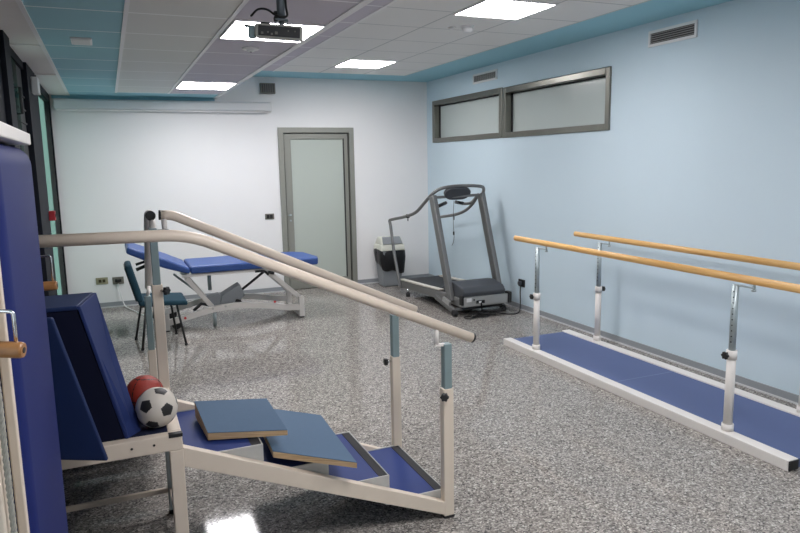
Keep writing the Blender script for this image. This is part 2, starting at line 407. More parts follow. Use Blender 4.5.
for z in (1.2, 2.0, 2.1, 2.2): box(b, (XL - .03, 5.58, z), (XL - .008, 6.03, z + .012))
box(b, (XL - .07, 5.0, 1.9), (XL - .02, 5.55, 2.0), .003)
obj('lower_panel', b, 'dark_panel', wd)
b = B(); tube(b, [(XL + .01, 5.22, 2.03), (XL + .04, 5.22, 2.03), (XL + .04, 5.22, 2.2), (XL + .01, 5.22, 2.2)], .010)
obj('window_handle', b, 'black', wd)

# ------------------------------------------------------------------ ceiling luminaires
lum = [(.727, 1.27, HL, 7.02, 7.66, 'glowing square ceiling panel in the lower ceiling nearest the back wall', True),
       (.727, 1.27, HL, 4.02, 4.61, 'glowing square ceiling panel behind the ceiling projector', True),
       (2.455, 3.0, HH, 7.0, 7.56, 'glowing square ceiling panel in the higher ceiling near the teal back border, towards the door', True),
       (2.47, 3.03, HH, 4.15, 4.69, 'glowing square ceiling panel in the higher ceiling at the top edge of the picture', True),
       (.727, 1.27, HL, .9, 1.5, 'added fill light panel, unseen, overhead near the camera', False),  # out-of-view panel put in to brighten the room
       (2.455, 3.0, HH, .9, 1.5, 'added fill light panel, unseen, overhead on the right near the camera', False)]  # second unseen panel, also added for fill
for x0, x1, z, y0, y1, lab, vis in lum:
    t = thing('ceiling_light', lab, 'ceiling light', ((x0 + x1) / 2, (y0 + y1) / 2, z), 'square light panels set in the ceiling')
    obj('diffuser', box(B(), (x0 + .012, y0 + .012, z - .006), (x1 - .012, y1 - .012, z - .001)), 'panel_light', t)
    b = B(); e = .012
    for lo, hi in (((x0, y0), (x1, y0 + e)), ((x0, y1 - e), (x1, y1)), ((x0, y0 + e), (x0 + e, y1 - e)), ((x1 - e, y0 + e), (x1, y1 - e))):
        box(b, (lo[0], lo[1], z - .009), (hi[0], hi[1], z))
    obj('frame', b, 'trim', t)

# emergency light, detectors, wall vents, screen case
t = thing('emergency_light', 'small rectangular white lamp set in the teal ceiling panels', 'emergency light', (-.085, 4.99, HL))
obj('housing', box(B(), (-.150, 4.86, HL - .012), (-.024, 5.09, HL), .004), 'trim', t)
obj('lens', box(B(), (-.140, 4.875, HL - .016), (-.034, 5.075, HL - .010), .003), 'white_pl', t)
t = thing('smoke_detector', 'round white smoke detector on the lilac ceiling below the projector', 'smoke detector', (1.0, 4.96, HL))
obj('base', lathe(B(), [(.055, -.012), (.06, -.008), (.06, 0)], (1.0, 4.96, HL)), 'trim', t)
obj('sensor', lathe(B(), [(.010, -.026), (.024, -.024), (.028, -.016), (.036, -.010)], (1.0, 4.96, HL)), 'white_pl', t)
obj('sensor_slot', lathe(B(), [(.007, -.029), (.008, -.027), (.008, -.025)], (1.0, 4.96, HL)), 'black', t)
t = thing('smoke_detector', 'round white domed detector on the high pale ceiling panels', 'smoke detector', (2.8, 5.06, HH))
obj('base', lathe(B(), [(.05, -.014), (.056, -.008), (.056, 0)], (2.8, 5.06, HH)), 'trim', t)
obj('dome', lathe(B(), [(.02, -.052), (.038, -.045), (.046, -.03), (.046, -.012)], (2.8, 5.06, HH)), 'white_pl', t)
tag_o = obj('ceiling_sensor', lathe(B(), [(.02, -.016), (.03, -.01), (.03, 0)], (2.70, 5.14, HH), 20), 'trim', label='tiny flat round sensor beside the domed detector on the high ceiling', cat='sensor')

def vent(y0, y1, z0, z1, nh, nv, lab):
    t = thing('wall_vent', lab, 'vent', (XR, (y0 + y1) / 2, z0)); e = .022
    b = B()
    for lo, hi in (((y0, z0), (y1, z0 + e)), ((y0, z1 - e), (y1, z1)), ((y0, z0 + e), (y0 + e, z1 - e)), ((y1 - e, z0 + e), (y1, z1 - e))):
        box(b, (XR - .014, lo[0], lo[1]), (XR, hi[0], hi[1]), .002)
    obj('frame', b, 'vent_frame', t)
    obj('duct', box(B(), (XR - .003, y0 + e, z0 + e), (XR - .001, y1 - e, z1 - e)), 'grille', t)
    b = B()
    for i in range(nh):
        z = z0 + e + (z1 - z0 - 2 * e) * (i + .5) / nh
        beam(b, (XR - .008, y0 + e, z), (XR - .008, y1 - e, z), .008, .004, 0)
    for i in range(nv):
        y = y0 + e + (y1 - y0 - 2 * e) * (i + .5) / nv
        box(b, (XR - .006, y - .002, z0 + e), (XR - .003, y + .002, z1 - e))
    obj('slat', b, 'slat_grey', t)
vent(6.83, 7.38, 2.578, 2.692, 6, 12, 'small white framed wall vent above the far high window')
vent(3.965, 4.465, 2.555, 2.682, 5, 0, 'wide white framed louvred vent high on the blue wall near the teal ceiling border')

t = thing('projection_screen', 'long white roll-up screen case on the back wall under the lower ceiling', 'projection screen', (.75, YB, 2.30))
b = B(); cas = [(YB - .095, 2.325), (YB - .105, 2.338), (YB - .105, 2.415), (YB - .09, 2.437), (YB - .0, 2.44), (YB - .0, 2.32)]
prism(b, cas, 'x', XL + .04, 1.945, .006); obj('case', b, 'screen_case', t)
b = B(); prism(b, [(p[0] + .004 if p[0] < YB else p[0], p[1]) for p in cas], 'x', 1.945, 1.963, .004); obj('end_cap', b, 'white_pl', t)
obj('bottom_bar', box(B(), (XL + .06, YB - .075, 2.306), (1.93, YB - .04, 2.322), .004), 'trim', t)

t = thing('ventilation_grille', 'small dark square grille box high on the back wall by the ceiling step', 'vent', (1.935, YB, 2.545))
obj('housing', box(B(), (1.842, YB - .05, 2.545), (2.03, YB, 2.675), .006), 'sock_grey', t)
b = B()
for i in range(6): box(b, (1.86 + i * .027, YB - .056, 2.56), (1.874 + i * .027, YB - .049, 2.66))
obj('slat', b, 'grille', t)

def sock(x0, x1, z0, z1, lab, cover='sock_grey', mod='black'):
    t = thing('wall_socket', lab, 'socket', ((x0 + x1) / 2, YB, z0))
    obj('cover_plate', box(B(), (x0, YB - .010, z0), (x1, YB, z1), .003), cover, t)
    b = B(); cx = (x0 + x1) / 2; cz = (z0 + z1) / 2; hw = (x1 - x0) * .28
    box(b, (cx - hw, YB - .014, cz - .018), (cx - .006, YB - .009, cz + .018), .002); box(b, (cx + .006, YB - .014, cz - .018), (cx + hw, YB - .009, cz + .018), .002)
    obj('socket_module', b, mod, t); return t
M['sock_beige'] = mat('socket_beige', (.33, .31, .20), .5); M['sock_brown'] = mat('socket_brown', (.05, .04, .015), .5)
sock(-.222, -.09, .287, .368, 'beige wall socket low on the white wall, the one nearer the glazing', 'sock_beige', 'sock_brown')
t = sock(-.04, .085, .275, .362, 'grey wall socket low on the white wall beside the teal chair')
b = B(); box(b, (.005, YB - .045, .30), (.04, YB - .012, .335), .004); obj('plug', b, 'black', t)
t = thing('light_switch', 'small dark switch plate beside the left edge of the door frame', 'switch', (1.89, YB, .96))
obj('cover_plate', box(B(), (1.83, YB - .010, .962), (1.948, YB, 1.035), .003), 'sock_grey', t)
b = B(); box(b, (1.85, YB - .015, .975), (1.886, YB - .009, 1.022), .002); box(b, (1.892, YB - .015, .975), (1.928, YB - .009, 1.022), .002); obj('rocker', b, 'black', t)
obj('white_cable', tube(B(), smooth_path([(.02, YB - .035, .285), (.03, YB - .05, .2), (.06, YB - .08, .06), (.09, YB - .15, .012), (.16, 8.3, .012), (.25, 8.0, .012), (.40, 7.74, .012)]), .006, 8), 'white_pl',
    label='white cable running from the low socket down to the floor towards the treatment couch', cat='cable')
obj('door_contact', box(B(), (XL + .02, 6.32, 2.27), (XL + .07, 6.50, 2.40), .006), 'white_pl', label='small white box mounted at the top of the dark glazing column', cat='sensor box')
t = thing('fire_alarm', 'small red call point box on the dark glazing column', 'fire alarm', (XL + .02, 6.86, 1.2))
obj('housing', box(B(), (XL + .02, 6.80, 1.20), (XL + .07, 6.90, 1.285), .005), 'fire_red', t)
obj('button', box(B(), (XL + .07, 6.83, 1.225), (XL + .075, 6.87, 1.26), .002), 'ballblack', t)

# ------------------------------------------------------------------ ceiling projector
t = thing('ceiling_projector', 'grey video projector hanging on a ceiling pole in front of a light panel', 'projector', (.83, 3.15, 2.2))
T = Matrix.Translation((.765, 3.13, 2.252)) @ Matrix.Rotation(R(2), 4, 'Y') @ Matrix.Rotation(R(7), 4, 'X') @ Matrix.Rotation(R(-16), 4, 'Z') @ Matrix.Scale(.84, 4)
obj('shell', box(B(), (-.125, -.09, -.034), (.125, .08, .036), .012, T, 3), 'proj', t)
b = B(); box(b, (-.106, -.094, -.026), (.112, -.085, .026), .006, T); obj('port_panel', b, 'proj_dark', t)
for x, z, s in ((-.085, -.012, .006), (-.055, -.006, .004), (-.035, -.014, .005), (-.012, -.008, .007), (.05, .006, .003), (.085, .006, .003)): obj('port', box(B(), (x - s, -.097, z - s), (x + s, -.092, z + s), .001, T), 'sock_grey', t)
b = B(); box(b, (-.158, -.055, -.040), (-.124, .03, .022), .004, T)
for i in range(6): box(b, (-.161, -.05 + i * .014, -.034), (-.157, -.044 + i * .014, .018), 0, T)
obj('vent_box', b, 'galv_dull', t)
b = B(); box(b, (-.185, -.035, .018), (-.115, .04, .028), .003, T); box(b, (-.10, -.05, .036), (-.05, .06, .046), .003, T); obj('top_bracket', b, 'proj_dark', t)
b = B(); box(b, (-.022, -.03, .062), (.045, .04, .072), .002, T); box(b, (-.022, -.02, .034), (-.015, .03, .064), 0, T); box(b, (.038, -.02, .034), (.045, .03, .064), 0, T); tube(b, [T @ V(.01, 0, .034), T @ V(.01, 0, .06)], .012)
obj('mount_plate', b, 'pole', t)
pc = T @ V(.012, .005, 0)
obj('pole', tube(B(), [(pc.x, pc.y, 2.305), (pc.x, pc.y, HL)], .019), 'pole', t)
b = B(); knob(b, (pc.x - .028, pc.y - .012, 2.31), (-1, 0, 0), .012, .016); knob(b, (pc.x - .028, pc.y - .012, 2.335), (-1, 0, 0), .008, .014); obj('clamp_screw', b, 'black', t)
obj('ceiling_flange', lathe(B(), [(.05, -.01), (.055, 0)], (pc.x, pc.y, HL)), 'pole', t)
b = B(); tube(b, smooth_path([T @ V(-.16, .11, .085), T @ V(-.12, .05, .115), T @ V(-.07, .01, .115), T @ V(-.02, -.03, .085), T @ V(.01, -.03, .078), T @ V(.04, -.02, .09), (pc.x + .020, pc.y - .015, 2.37), (pc.x + .022, pc.y, HL)]), .005, 8)
obj('cable', b, 'black', t)

# ------------------------------------------------------------------ parallel bars with blue walkway
t = thing('parallel_bars', 'walking parallel bars with two wooden handrails over a blue walkway', 'parallel bars', (3.56, 3.7, 0))
b = B(); box(b, (3.20, 2.30, .0), (3.28, 5.125, .06), .004); obj('side_rail', b, 'cream2', t)
b = B(); box(b, (3.845, 2.30, .0), (3.93, 5.125, .06), .004); obj('side_rail', b, 'cream2', t)
for lo, hi in (((3.205, 2.292, .004), (3.275, 2.30, .056)), ((3.85, 2.292, .004), (3.925, 2.30, .056)), ((3.205, 5.125, .004), (3.275, 5.132, .056)), ((3.85, 5.125, .004), (3.925, 5.132, .056))): obj('end_cap', box(B(), lo, hi, .001), 'black', t)
b = B(); box(b, (3.28, 2.31, .0), (3.845, 3.738, .05), .002); box(b, (3.28, 3.742, .0), (3.845, 5.11, .05), .002); obj('walkway', b, 'blue_mat', t)
obj('seam_strip', box(B(), (3.28, 3.736, .047), (3.845, 3.744, .0508)), 'seam', t)
for X, side in ((3.262, -1), (3.912, 1)):
    for Y in (4.70, 2.74):
        p = obj('post', tube(B(), [(X, Y, .06), (X, Y, .10)], .034, 20), 'cream2', t)
        obj('sleeve', tube(B(), [(X, Y, .098), (X, Y, .52)], .026, 20), 'cream2', p)
        obj('collar', tube(B(), [(X, Y, .495), (X, Y, .548)], .030, 20), 'cream2', p)
        b = B(); tube(b, [(X, Y, .54), (X, Y, .935)], .0195, 20); obj('inner_tube', b, 'galv', p)
        for k in range(10): obj('peg_hole', tube(B(), [(X - .0186, Y - .006, .60 + k * .033), (X - .0205, Y - .0065, .60 + k * .033)], .004, 8), 'black', p)
        b = B(); kx = X + side * .045; tube(b, [(X + side * .028, Y, .522), (kx, Y, .522)], .006, 8); obj('knob_stem', b, 'chrome', p)
        obj('knob', knob(B(), (kx + side * .008, Y, .522), (side, 0, 0), .021, .02), 'black', p)
        b = B(); beam(b, (X, Y, .932), (X + .012, Y - .115, .932), .018, .008, .001); tube(b, [(X + .012, Y - .11, .915), (X + .012, Y - .11, .965)], .008, 10); tube(b, [(X + .012, Y - .11, .912), (X + .012, Y - .11, .922)], .013, 10)
        obj('rail_bracket', b, 'galv', p)
for X in (3.27, 3.918):
    obj('handrail', tube(B(), [(X, 5.05, .982), (X, 5.045, .982), (X, 2.1, .972)], .0235, 20, flat=.8), 'wood', t)

# ------------------------------------------------------------------ corner training staircase
t = thing('training_staircase', 'corner training staircase with beige tube handrails and blue rubber treads', 'training stairs', (.5, 2.96, 0))
Y0, Y1 = 2.664, 3.268
SL = .44
def strz(x): return .045 + (1.36 - x) * .418     # centre line of the stringer
for Y in (Y0, Y1):
    b = B(); xa = .19
    prism(b, [(1.385, .0), (1.385, .085), (1.335, .085), (xa, strz(xa) + .04), (xa, strz(xa) - .04), (1.31, .03)], 'y', Y - .02, Y + .02, .003)
    obj('stringer', b, 'cream', t)
noses = [(1.355, .125), (1.075, .252), (.79, .380), (.51, .508)]
for x, z in noses:
    x0 = x - .30; ya, yb = Y0 + .028, Y1 - .028
    p = obj('step', box(B(), (x0, ya, z - .012), (x - .004, yb, z)), 'step_blue', t)
    b = B()
    zb = strz(x) - .03; xq = x - (z - .012 - zb) / .418
    for q0, q1 in ((ya - .006, ya), (yb, yb + .006)): prism(b, [(x0, z + .004), (x, z + .004), (x, zb), (xq, z - .012), (x0, z - .012)], 'y', q0, q1)
    box(b, (x - .004, ya, zb), (x, yb, z + .004), .001)
    obj('edge_panel', b, 'sheet', p)
    obj('nosing_strip', box(B(), (x - .045, ya + .004, z - .002), (x - .006, yb - .004, z + .003)), 'rubber', p)
# landing
LX0, LX1, LZ = -.44, .19, .635
b = B(); e = .05
box(b, (LX0, Y0 - .025, LZ - .066), (LX1, Y0 + .02, LZ), .004); box(b, (LX0, Y1 - .02, LZ - .066), (LX1, Y1 + .025, LZ), .004)
box(b, (LX1 - e, Y0 + .02, LZ - .066), (LX1, Y1 - .02, LZ), .004); box(b, (LX0, Y0 + .02, LZ - .066), (LX0 + e, Y1 - .02, LZ), .004)
obj('landing_frame', b, 'cream', t)
obj('landing_top', box(B(), (LX0 + e, Y0 + .02, LZ - .02), (LX1 - e, Y1 - .02, LZ - .001)), 'dark_top', t)
b = B(); box(b, (LX1 - e, Y0 - .027, LZ - .012), (LX1 + .002, Y0 + .0, LZ + .002), .001); obj('corner_cap', b, 'black', t)
for x in (.005, .085): obj('bolt', tube(B(), [(x, Y0 - .0265, LZ - .03), (x, Y0 - .022, LZ - .03)], .005, 10), 'black', t)
for x, y, m, s in ((LX1 - .025, Y0, 'cream', .052), (LX1 - .02, Y1 - .005, 'galv', .036), (LX0 + .025, Y0, 'cream', .05), (LX0 + .025, Y1, 'galv_dull', .036)):
    p = obj('leg', box(B(), (x - s / 2, y - s / 2, .02), (x + s / 2, y + s / 2, LZ - .066), .004), m, t)
    obj('rubber_foot', box(B(), (x - s / 2 - .001, y - s / 2 - .001, 0), (x + s / 2 + .001, y + s / 2 + .001, .022), .003), 'rubber', p)
b = B(); beam(b, (LX0 + .03, Y1 - .01, .122), (LX1 - .03, Y1 - .01, .122), .02, .024, .003); beam(b, (LX1 - .022, Y0 + .02, .122), (LX1 - .022, Y1 - .02, .122), .02, .024, .003); beam(b, (LX0 + .025, Y0 + .02, .122), (LX0 + .025, Y1 - .02, .122), .02, .024, .003)
obj('stretcher', b, 'cream', t)
# second flight leading away from the landing
for X in (LX0 + .025, LX1 - .02):
    b = B(); prism(b, [(Y1 + 1.17, .0), (Y1 + 1.17, .085), (Y1 + 1.12, .085), (Y1 + .025, .57), (Y1 + .025, .49), (Y1 + 1.09, .03)], 'x', X - .02, X + .02, .003)
    obj('stringer', b, 'cream', t)
for k in range(4):
    y = Y1 + 1.14 - .28 * k; z = .125 + .1275 * k; xa, xb = LX0 + .055, LX1 - .05
    p = obj('step', box(B(), (xa, y - .30 if k < 3 else Y1 + .03, z - .012), (xb, y - .004, z)), 'step_blue', t)
    ys = y - .29 if k < 3 else Y1 + .03
    zb = z - .09; yq = y - .078 / .418
    b = B(); prism(b, [(ys, z + .004), (y, z + .004), (y, zb), (yq, z - .012), (ys, z - .012)], 'x', xa - .006, xa); prism(b, [(ys, z + .004), (y, z + .004), (y, zb), (yq, z - .012), (ys, z - .012)], 'x', xb, xb + .006); box(b, (xa, y - .004, zb), (xb, y, z + .004), .001)
    obj('edge_panel', b, 'sheet', p)
    obj('nosing_strip', box(B(), (xa + .004, y - .045, z - .002), (xb - .004, y - .006, z + .003)), 'rubber', p)
# posts:  (x, y, foot z, sleeve top, inner top, knob dir, sleeve half, inner half)
def stair_post(x, y, z0, zs, zt, kd, w1=.026, w2=.019):
    p = obj('post', box(B(), (x - w1, y - w1 * .8, z0), (x + w1, y + w1 * .8, zs), .004), 'cream', t)
    obj('inner_tube', box(B(), (x - w2, y - w2, zs - .01), (x + w2, y + w2, zt), .003), 'galv_dull', p)
    if z0 < .05: obj('rubber_foot', box(B(), (x - w1 - .001, y - w1 * .8 - .001, 0), (x + w1 + .001, y + w1 * .8 + .001, .014), .002), 'rubber', p)
    kd = Vector(kd); c = Vector((x, y, zs - .028))
    b = B(); tube(b, [c + kd * w1 * .9, c + kd * (w1 + .03)], .006, 8); obj('knob_stem', b, 'chrome', p)
    obj('knob', knob(B(), c + kd * (w1 + .03), kd, .018, .02), 'black', p)
    return p
p1 = stair_post(1.36, Y0, .0, .635, .845, (-.6, -.8, 0))
p2 = stair_post(1.352, Y1 - .01, .0, .632, .86, (-1, 0, 0), .024, .019)
p3 = stair_post(.172, Y1 + .01, LZ - .07, 1.125, 1.385, (.70, -.71, 0), .024, .017)
p4 = stair_post(.172, Y1 + 1.145, .0, .53, .87, (0, 1, 0), .024, .019)
# brackets
b = B(); beam(b, (1.36, Y0, .838), (1.30, Y0 - .0, .845), .02, .012, .002); tube(b, [(1.31, Y0, .845), (1.31, Y0, .93)], .011, 12); obj('rail_bracket', b, 'cream2', p1)
b = B(); tube(b, [(1.352, Y1 - .01, .85), (1.352, Y1, .90)], .011, 12); obj('rail_bracket', b, 'cream2', p2)
b = B(); beam(b, (.155, Y1 + .01, 1.375), (.235, Y1 - .03, 1.378), .018, .008, .001); tube(b, [(.222, Y1 - .02, 1.36), (.222, Y1 - .02, 1.372)], .014, 10); obj('rail_bracket', b, 'galv', p3)
obj('rail_stub', tube(B(), [(.222, Y1 - .02, 1.375), (.222, Y1 - .005, 1.425)], .012, 12), 'cream2', p3); obj('rail_stub', tube(B(), [(.176, Y1 + .035, 1.375), (.174, Y1 + .07, 1.42)], .014, 12), 'cream2', p3)
b = B(); tube(b, [(.172, Y1 + 1.145, .86), (.185, Y1 + 1.145, .93)], .011, 12); obj('rail_bracket', b, 'cream2', p4)
rr = .0225
def rail(pts, capends=(0,), mt='railc'):
    pp = fillet(pts, .09, 8)
    p = obj('handrail', tube(B(), pp, rr, 24), mt, t)
    b = B()
    for i in capends:
        q, q2 = (pp[0], pp[1]) if i == 0 else (pp[-1], pp[-2])
        dd = (q - q2).normalized(); tube(b, [q - dd * .003, q + dd * .006], rr * 1.005, 24)
    obj('rail_end_cap', b, 'black', p)
rail([(-.42, Y0, 1.414), (.262, Y0, 1.407), (1.494, Y0, .854)], (0, 1))
rail([(.207, Y1, 1.445), (.262, Y1, 1.442), (1.482, Y1, .869)])
rail([(.169, Y1 + .06, 1.44), (.169, Y1 + .20, 1.44), (.193, Y1 + 1.42, .88)], (0,), 'cream2')
# left handrail supports of the landing, behind the pulley pad
p5 = stair_post(LX0 + .03, Y0, LZ - .02, 1.125, 1.40, (-1, 0, 0), .024, .017)

# ------------------------------------------------------------------ wedge boards on the steps
def wedge(name, top, thick, lab, grp=None):
    """top: 4 corners front-left, front-right, back-right, back-left; thick: vertical thickness at each"""
    tp = [Vector(p) for p in top]; bt = [Vector((p.x, p.y, p.z - h)) for p, h in zip(tp, thick)]
    c = sum(tp, Vector()) / 4; t = thing(name, lab, 'wedge board', (c.x, c.y, min(p.z for p in bt)), 'covered boards lying on the stairs')
    obj('plywood_body', hexa(B(), bt + [p - Vector((0, 0, .003)) for p in tp]), 'ply', t)
    obj('covering', hexa(B(), [p - Vector((0, 0, .0028)) for p in tp] + tp), 'board_blue', t)
wedge('wedge_board', [(.306, 2.822, .548), (.622, 2.712, .545), (.598, 3.00, .595), (.287, 3.11, .595)], (.034, .024, .05, .075),
      'grey-blue covered wedge board lying higher up the stairs, nearest the balls')
wedge('wedge_board', [(.556, 2.712, .462), (.875, 2.552, .414), (.894, 3.142, .414), (.575, 3.30, .462)], (.030, .026, .026, .030),
      'larger grey-blue covered board lying lower, slanted down over the middle steps')

# ------------------------------------------------------------------ folded mats and balls on the landing
t = thing('folded_gym_mat', 'thick navy folded gym mat leaning on the landing beside the balls', 'gym mat', (-.12, 2.9, LZ))
z0 = LZ + .001
fb = [(-.25, 2.675), (-.013, 2.675), (.034, 2.73), (-.24, 3.02)]; ft = [(-.37, 2.685), (-.138, 2.685), (-.088, 2.95), (-.36, 2.95)]
obj('mat_core', hexa(B(), [(x, y, z0) for x, y in fb] + [(x, y, 1.155) for x, y in ft], .008), 'vinyl_shaded', t)  # shade of the front face is put into the colour
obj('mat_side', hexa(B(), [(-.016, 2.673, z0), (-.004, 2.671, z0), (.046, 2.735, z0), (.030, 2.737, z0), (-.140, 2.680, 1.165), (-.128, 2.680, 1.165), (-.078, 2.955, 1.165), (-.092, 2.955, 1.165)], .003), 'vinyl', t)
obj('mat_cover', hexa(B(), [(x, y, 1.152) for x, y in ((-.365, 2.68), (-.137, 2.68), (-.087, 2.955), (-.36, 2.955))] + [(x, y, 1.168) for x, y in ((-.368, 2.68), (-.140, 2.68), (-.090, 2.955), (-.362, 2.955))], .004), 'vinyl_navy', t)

a = dict(br=V(-.079, 2.55, .610), bl=V(-.33, 2.60, .645), tl=V(-.40, 2.58, 1.16), tr=V(-.214, 2.56, 1.155))
n = (a['br'] - a['bl']).cross(a['tl'] - a['bl']).normalized() * .022
if n.y < 0: n = -n
b = B(); hexa(b, [a['bl'], a['br'], a['br'] + n, a['bl'] + n, a['tl'], a['tr'], a['tr'] + n, a['tl'] + n], .006)
obj('gym_mat', b, 'vinyl_navy', label='thin dark blue mat with a slanted edge leaning in front of the folded mat', cat='gym mat')

def ball_dir(x, y):
    z = math.sqrt(max(0, 1 - x * x - y * y)); return (rt * x + up * y - fw * z)
# football
sc, sr = Vector((0.110, 2.755, LZ + .080)), .080
b = B(); bmesh.ops.create_icosphere(b, subdivisions=6, radius=1)
ph = (1 + 5 ** .5) / 2
ico = [Vector(v).normalized() for v in ((-1, ph, 0), (1, ph, 0), (-1, -ph, 0), (1, -ph, 0), (0, -1, ph), (0, 1, ph), (0, -1, -ph), (0, 1, -ph), (ph, 0, -1), (ph, 0, 1), (-ph, 0, -1), (-ph, 0, 1))]
a0v = ball_dir(-.22, .25).normalized(); azr = ball_dir(.75, .02).normalized(); azr = (azr - a0v * azr.dot(a0v)).normalized(); Fz = a0v.cross(azr)
v0 = ico[0]; nb = min((v for v in ico[1:]), key=lambda v: (v - v0).length); nx = (nb - v0 * nb.dot(v0)).normalized(); nz_ = v0.cross(nx)
Q = Matrix((azr, Fz, a0v)).transposed() @ Matrix((nx, nz_, v0))
ico = [(Q @ v).normalized() for v in ico]
def pent_side(p):
    vs = sorted(ico, key=lambda v: -v.dot(p)); v = vs[0]
    ns = [q for q in ico if .3 < q.dot(v) < .6]; best = 9
    # order neighbours around v
    ax = (ns[0] - v * ns[0].dot(v)).normalized(); ay = v.cross(ax)
    ns.sort(key=lambda q: math.atan2(q.dot(ay), q.dot(ax)))
    for i in range(5):
        A = (2 * v + ns[i]) / 3; C = (2 * v + ns[(i + 1) % 5]) / 3; nn = A.cross(C)
        if nn.dot(v) < 0: nn = -nn
        best = min(best, nn.normalized().dot(p))
    return best
for f in b.faces:
    f.smooth = True; f.material_index = 1 if pent_side(f.calc_center_median().normalized()) > .0 else 0
for v in b.verts: v.co = v.co * sr + sc
obj('football', b, ['ballwhite', 'ballblack'], label='small white football with black pentagons on the staircase landing', cat='ball')
# red basketball
bc, br_ = Vector((0.074, 2.96, LZ + .078)), .078
m = bpy.data.materials.new('red_ball_rubber'); m.use_nodes = True; nt = m.node_tree; bs = nt.nodes['Principled BSDF']
tc = nt.nodes.new('ShaderNodeTexCoord'); nz = nt.nodes.new('ShaderNodeTexNoise'); nz.inputs['Scale'].default_value = 220
nt.links.new(tc.outputs['Object'], nz.inputs['Vector']); bp = nt.nodes.new('ShaderNodeBump'); bp.inputs['Strength'].default_value = .4; bp.inputs['Distance'].default_value = .003
nt.links.new(nz.outputs['Fac'], bp.inputs['Height']); nt.links.new(bp.outputs['Normal'], bs.inputs['Normal'])
bs.inputs['Base Color'].default_value = (.33, .035, .022, 1); bs.inputs['Roughness'].default_value = .55
M['redball'] = m
b = B(); bmesh.ops.create_icosphere(b, subdivisions=5, radius=1)
rot = Matrix.Rotation(.5, 3, 'X') @ Matrix.Rotation(.7, 3, 'Z')
for f in b.faces:
    f.smooth = True; p = rot @ f.calc_center_median().normalized()
    s = abs(p.x) < .028 or abs(p.y) < .028 or abs(abs(p.z) - .62 - .35 * p.x * p.x) < .028
    f.material_index = 1 if s else 0
for v in b.verts: v.co = v.co * br_ + bc
obj('basketball', b, ['redball', 'ballblack'], label='dark red basketball behind the football on the landing', cat='ball')

# ------------------------------------------------------------------ pulley machine at the left edge
t = thing('pulley_machine', 'cream pulley exercise frame with tall blue pad and wooden handles at the left edge', 'exercise machine', (-.30, 1.85, 0))
obj('base_frame', box(B(), (-.44, 1.38, 0), (-.17, 2.26, .05), .006), 'cream', t)
for Y in (1.47,):
    p = obj('column', box(B(), (-.285, Y - .03, .05), (-.235, Y + .03, 1.73), .005), 'cream', t)
    obj('guide_rod', box(B(), (-.226, Y + .035, .05), (-.208, Y + .06, 1.73), .003), 'cream', p)
obj('column', box(B(), (-.44, 2.16, .05), (-.38, 2.22, 1.73), .005), 'cream', t)
b = B(); box(b, (-.44, 1.36, 1.732), (-.195, 2.235, 1.765), .004); obj('top_board', b, 'cream2', t)
# braided ropes running down the near column
def rope(x, y, z0, z1, r=.0055, pitch=.045):
    b = B()
    for s in range(3):
        n = int((z1 - z0) / .006); pts = [(x + r * .55 * math.cos(2 * math.pi * (k * .006 / pitch + s / 3)), y + r * .55 * math.sin(2 * math.pi * (k * .006 / pitch + s / 3)), z0 + k * .006) for k in range(n)]
        tube(b, pts, r * .62, 6)
    return b
obj('rope', rope(-.225, 1.452, .06, 1.72), 'rope', t)
obj('rope', rope(-.262, 1.425, .06, 1.72), 'rope', t)
# padded back: thick pad standing under the board, its edges rounded
b = B(); n = 18; prof = []
x0, x1, y0, y1, z0, z1 = -.375, -.195, 1.52, 2.235, .05, 1.729
bb = bmesh.new(); bmesh.ops.create_cube(bb, size=1)
for v in bb.verts: v.co = Vector(((x0 + x1) / 2 + v.co.x * (x1 - x0), (y0 + y1) / 2 + v.co.y * (y1 - y0), (z0 + z1) / 2 + v.co.z * (z1 - z0)))
bmesh.ops.bevel(bb, geom=bb.edges[:], offset=.055, segments=8, affect='EDGES', profile=.5); merge(b, bb)
obj('back_pad', b, 'vinyl_pad', t, smooth=True)
def pull_handle(c, w, h, d, tilt, nm='handle'):
    """c = outer grip end; grip runs along -d for w; wire U rises h"""
    c = Vector(c); d = Vector(d).normalized(); e = c - d * w; u = Vector((tilt, 0, 1)).normalized()
    p = obj(nm, tube(B(), [e, e + d * .01, c - d * .006, c], .016, 18, rr=[.014, .016, .016, .014]), 'grip', t, label='wooden pull handle on a steel wire loop')
    obj('grip_hole', tube(B(), [c - d * .001, c + d * .0012], .006, 12), 'black', p)
    obj('wire_loop', tube(B(), fillet([c - d * .012, c - d * .012 + u * h, e + d * .01 + u * h, e + d * .01], .008, 4), .0038, 10), 'chrome', p)
    return e + d * w * .5 + u * h
top = pull_handle((-.173, 1.44, 1.321), .078, .075, (.97, -.25, -.1), 0)
obj('pull_cord', tube(B(), [top, (top.x - .03, top.y, top.z + .01), (-.262, 1.44, top.z + .05), (-.262, 1.44, 1.73)], .003, 6), 'rope', t)
top = pull_handle((-.190, 2.60, 1.262), .12, .105, (.99, -.1, .02), 0)
obj('pull_arm', tube(B(), [top, (top.x - .03, 2.5, top.z + .06), (-.30, 2.225, 1.50), (-.33, 2.20, 1.60)], .006, 8), 'black', t)

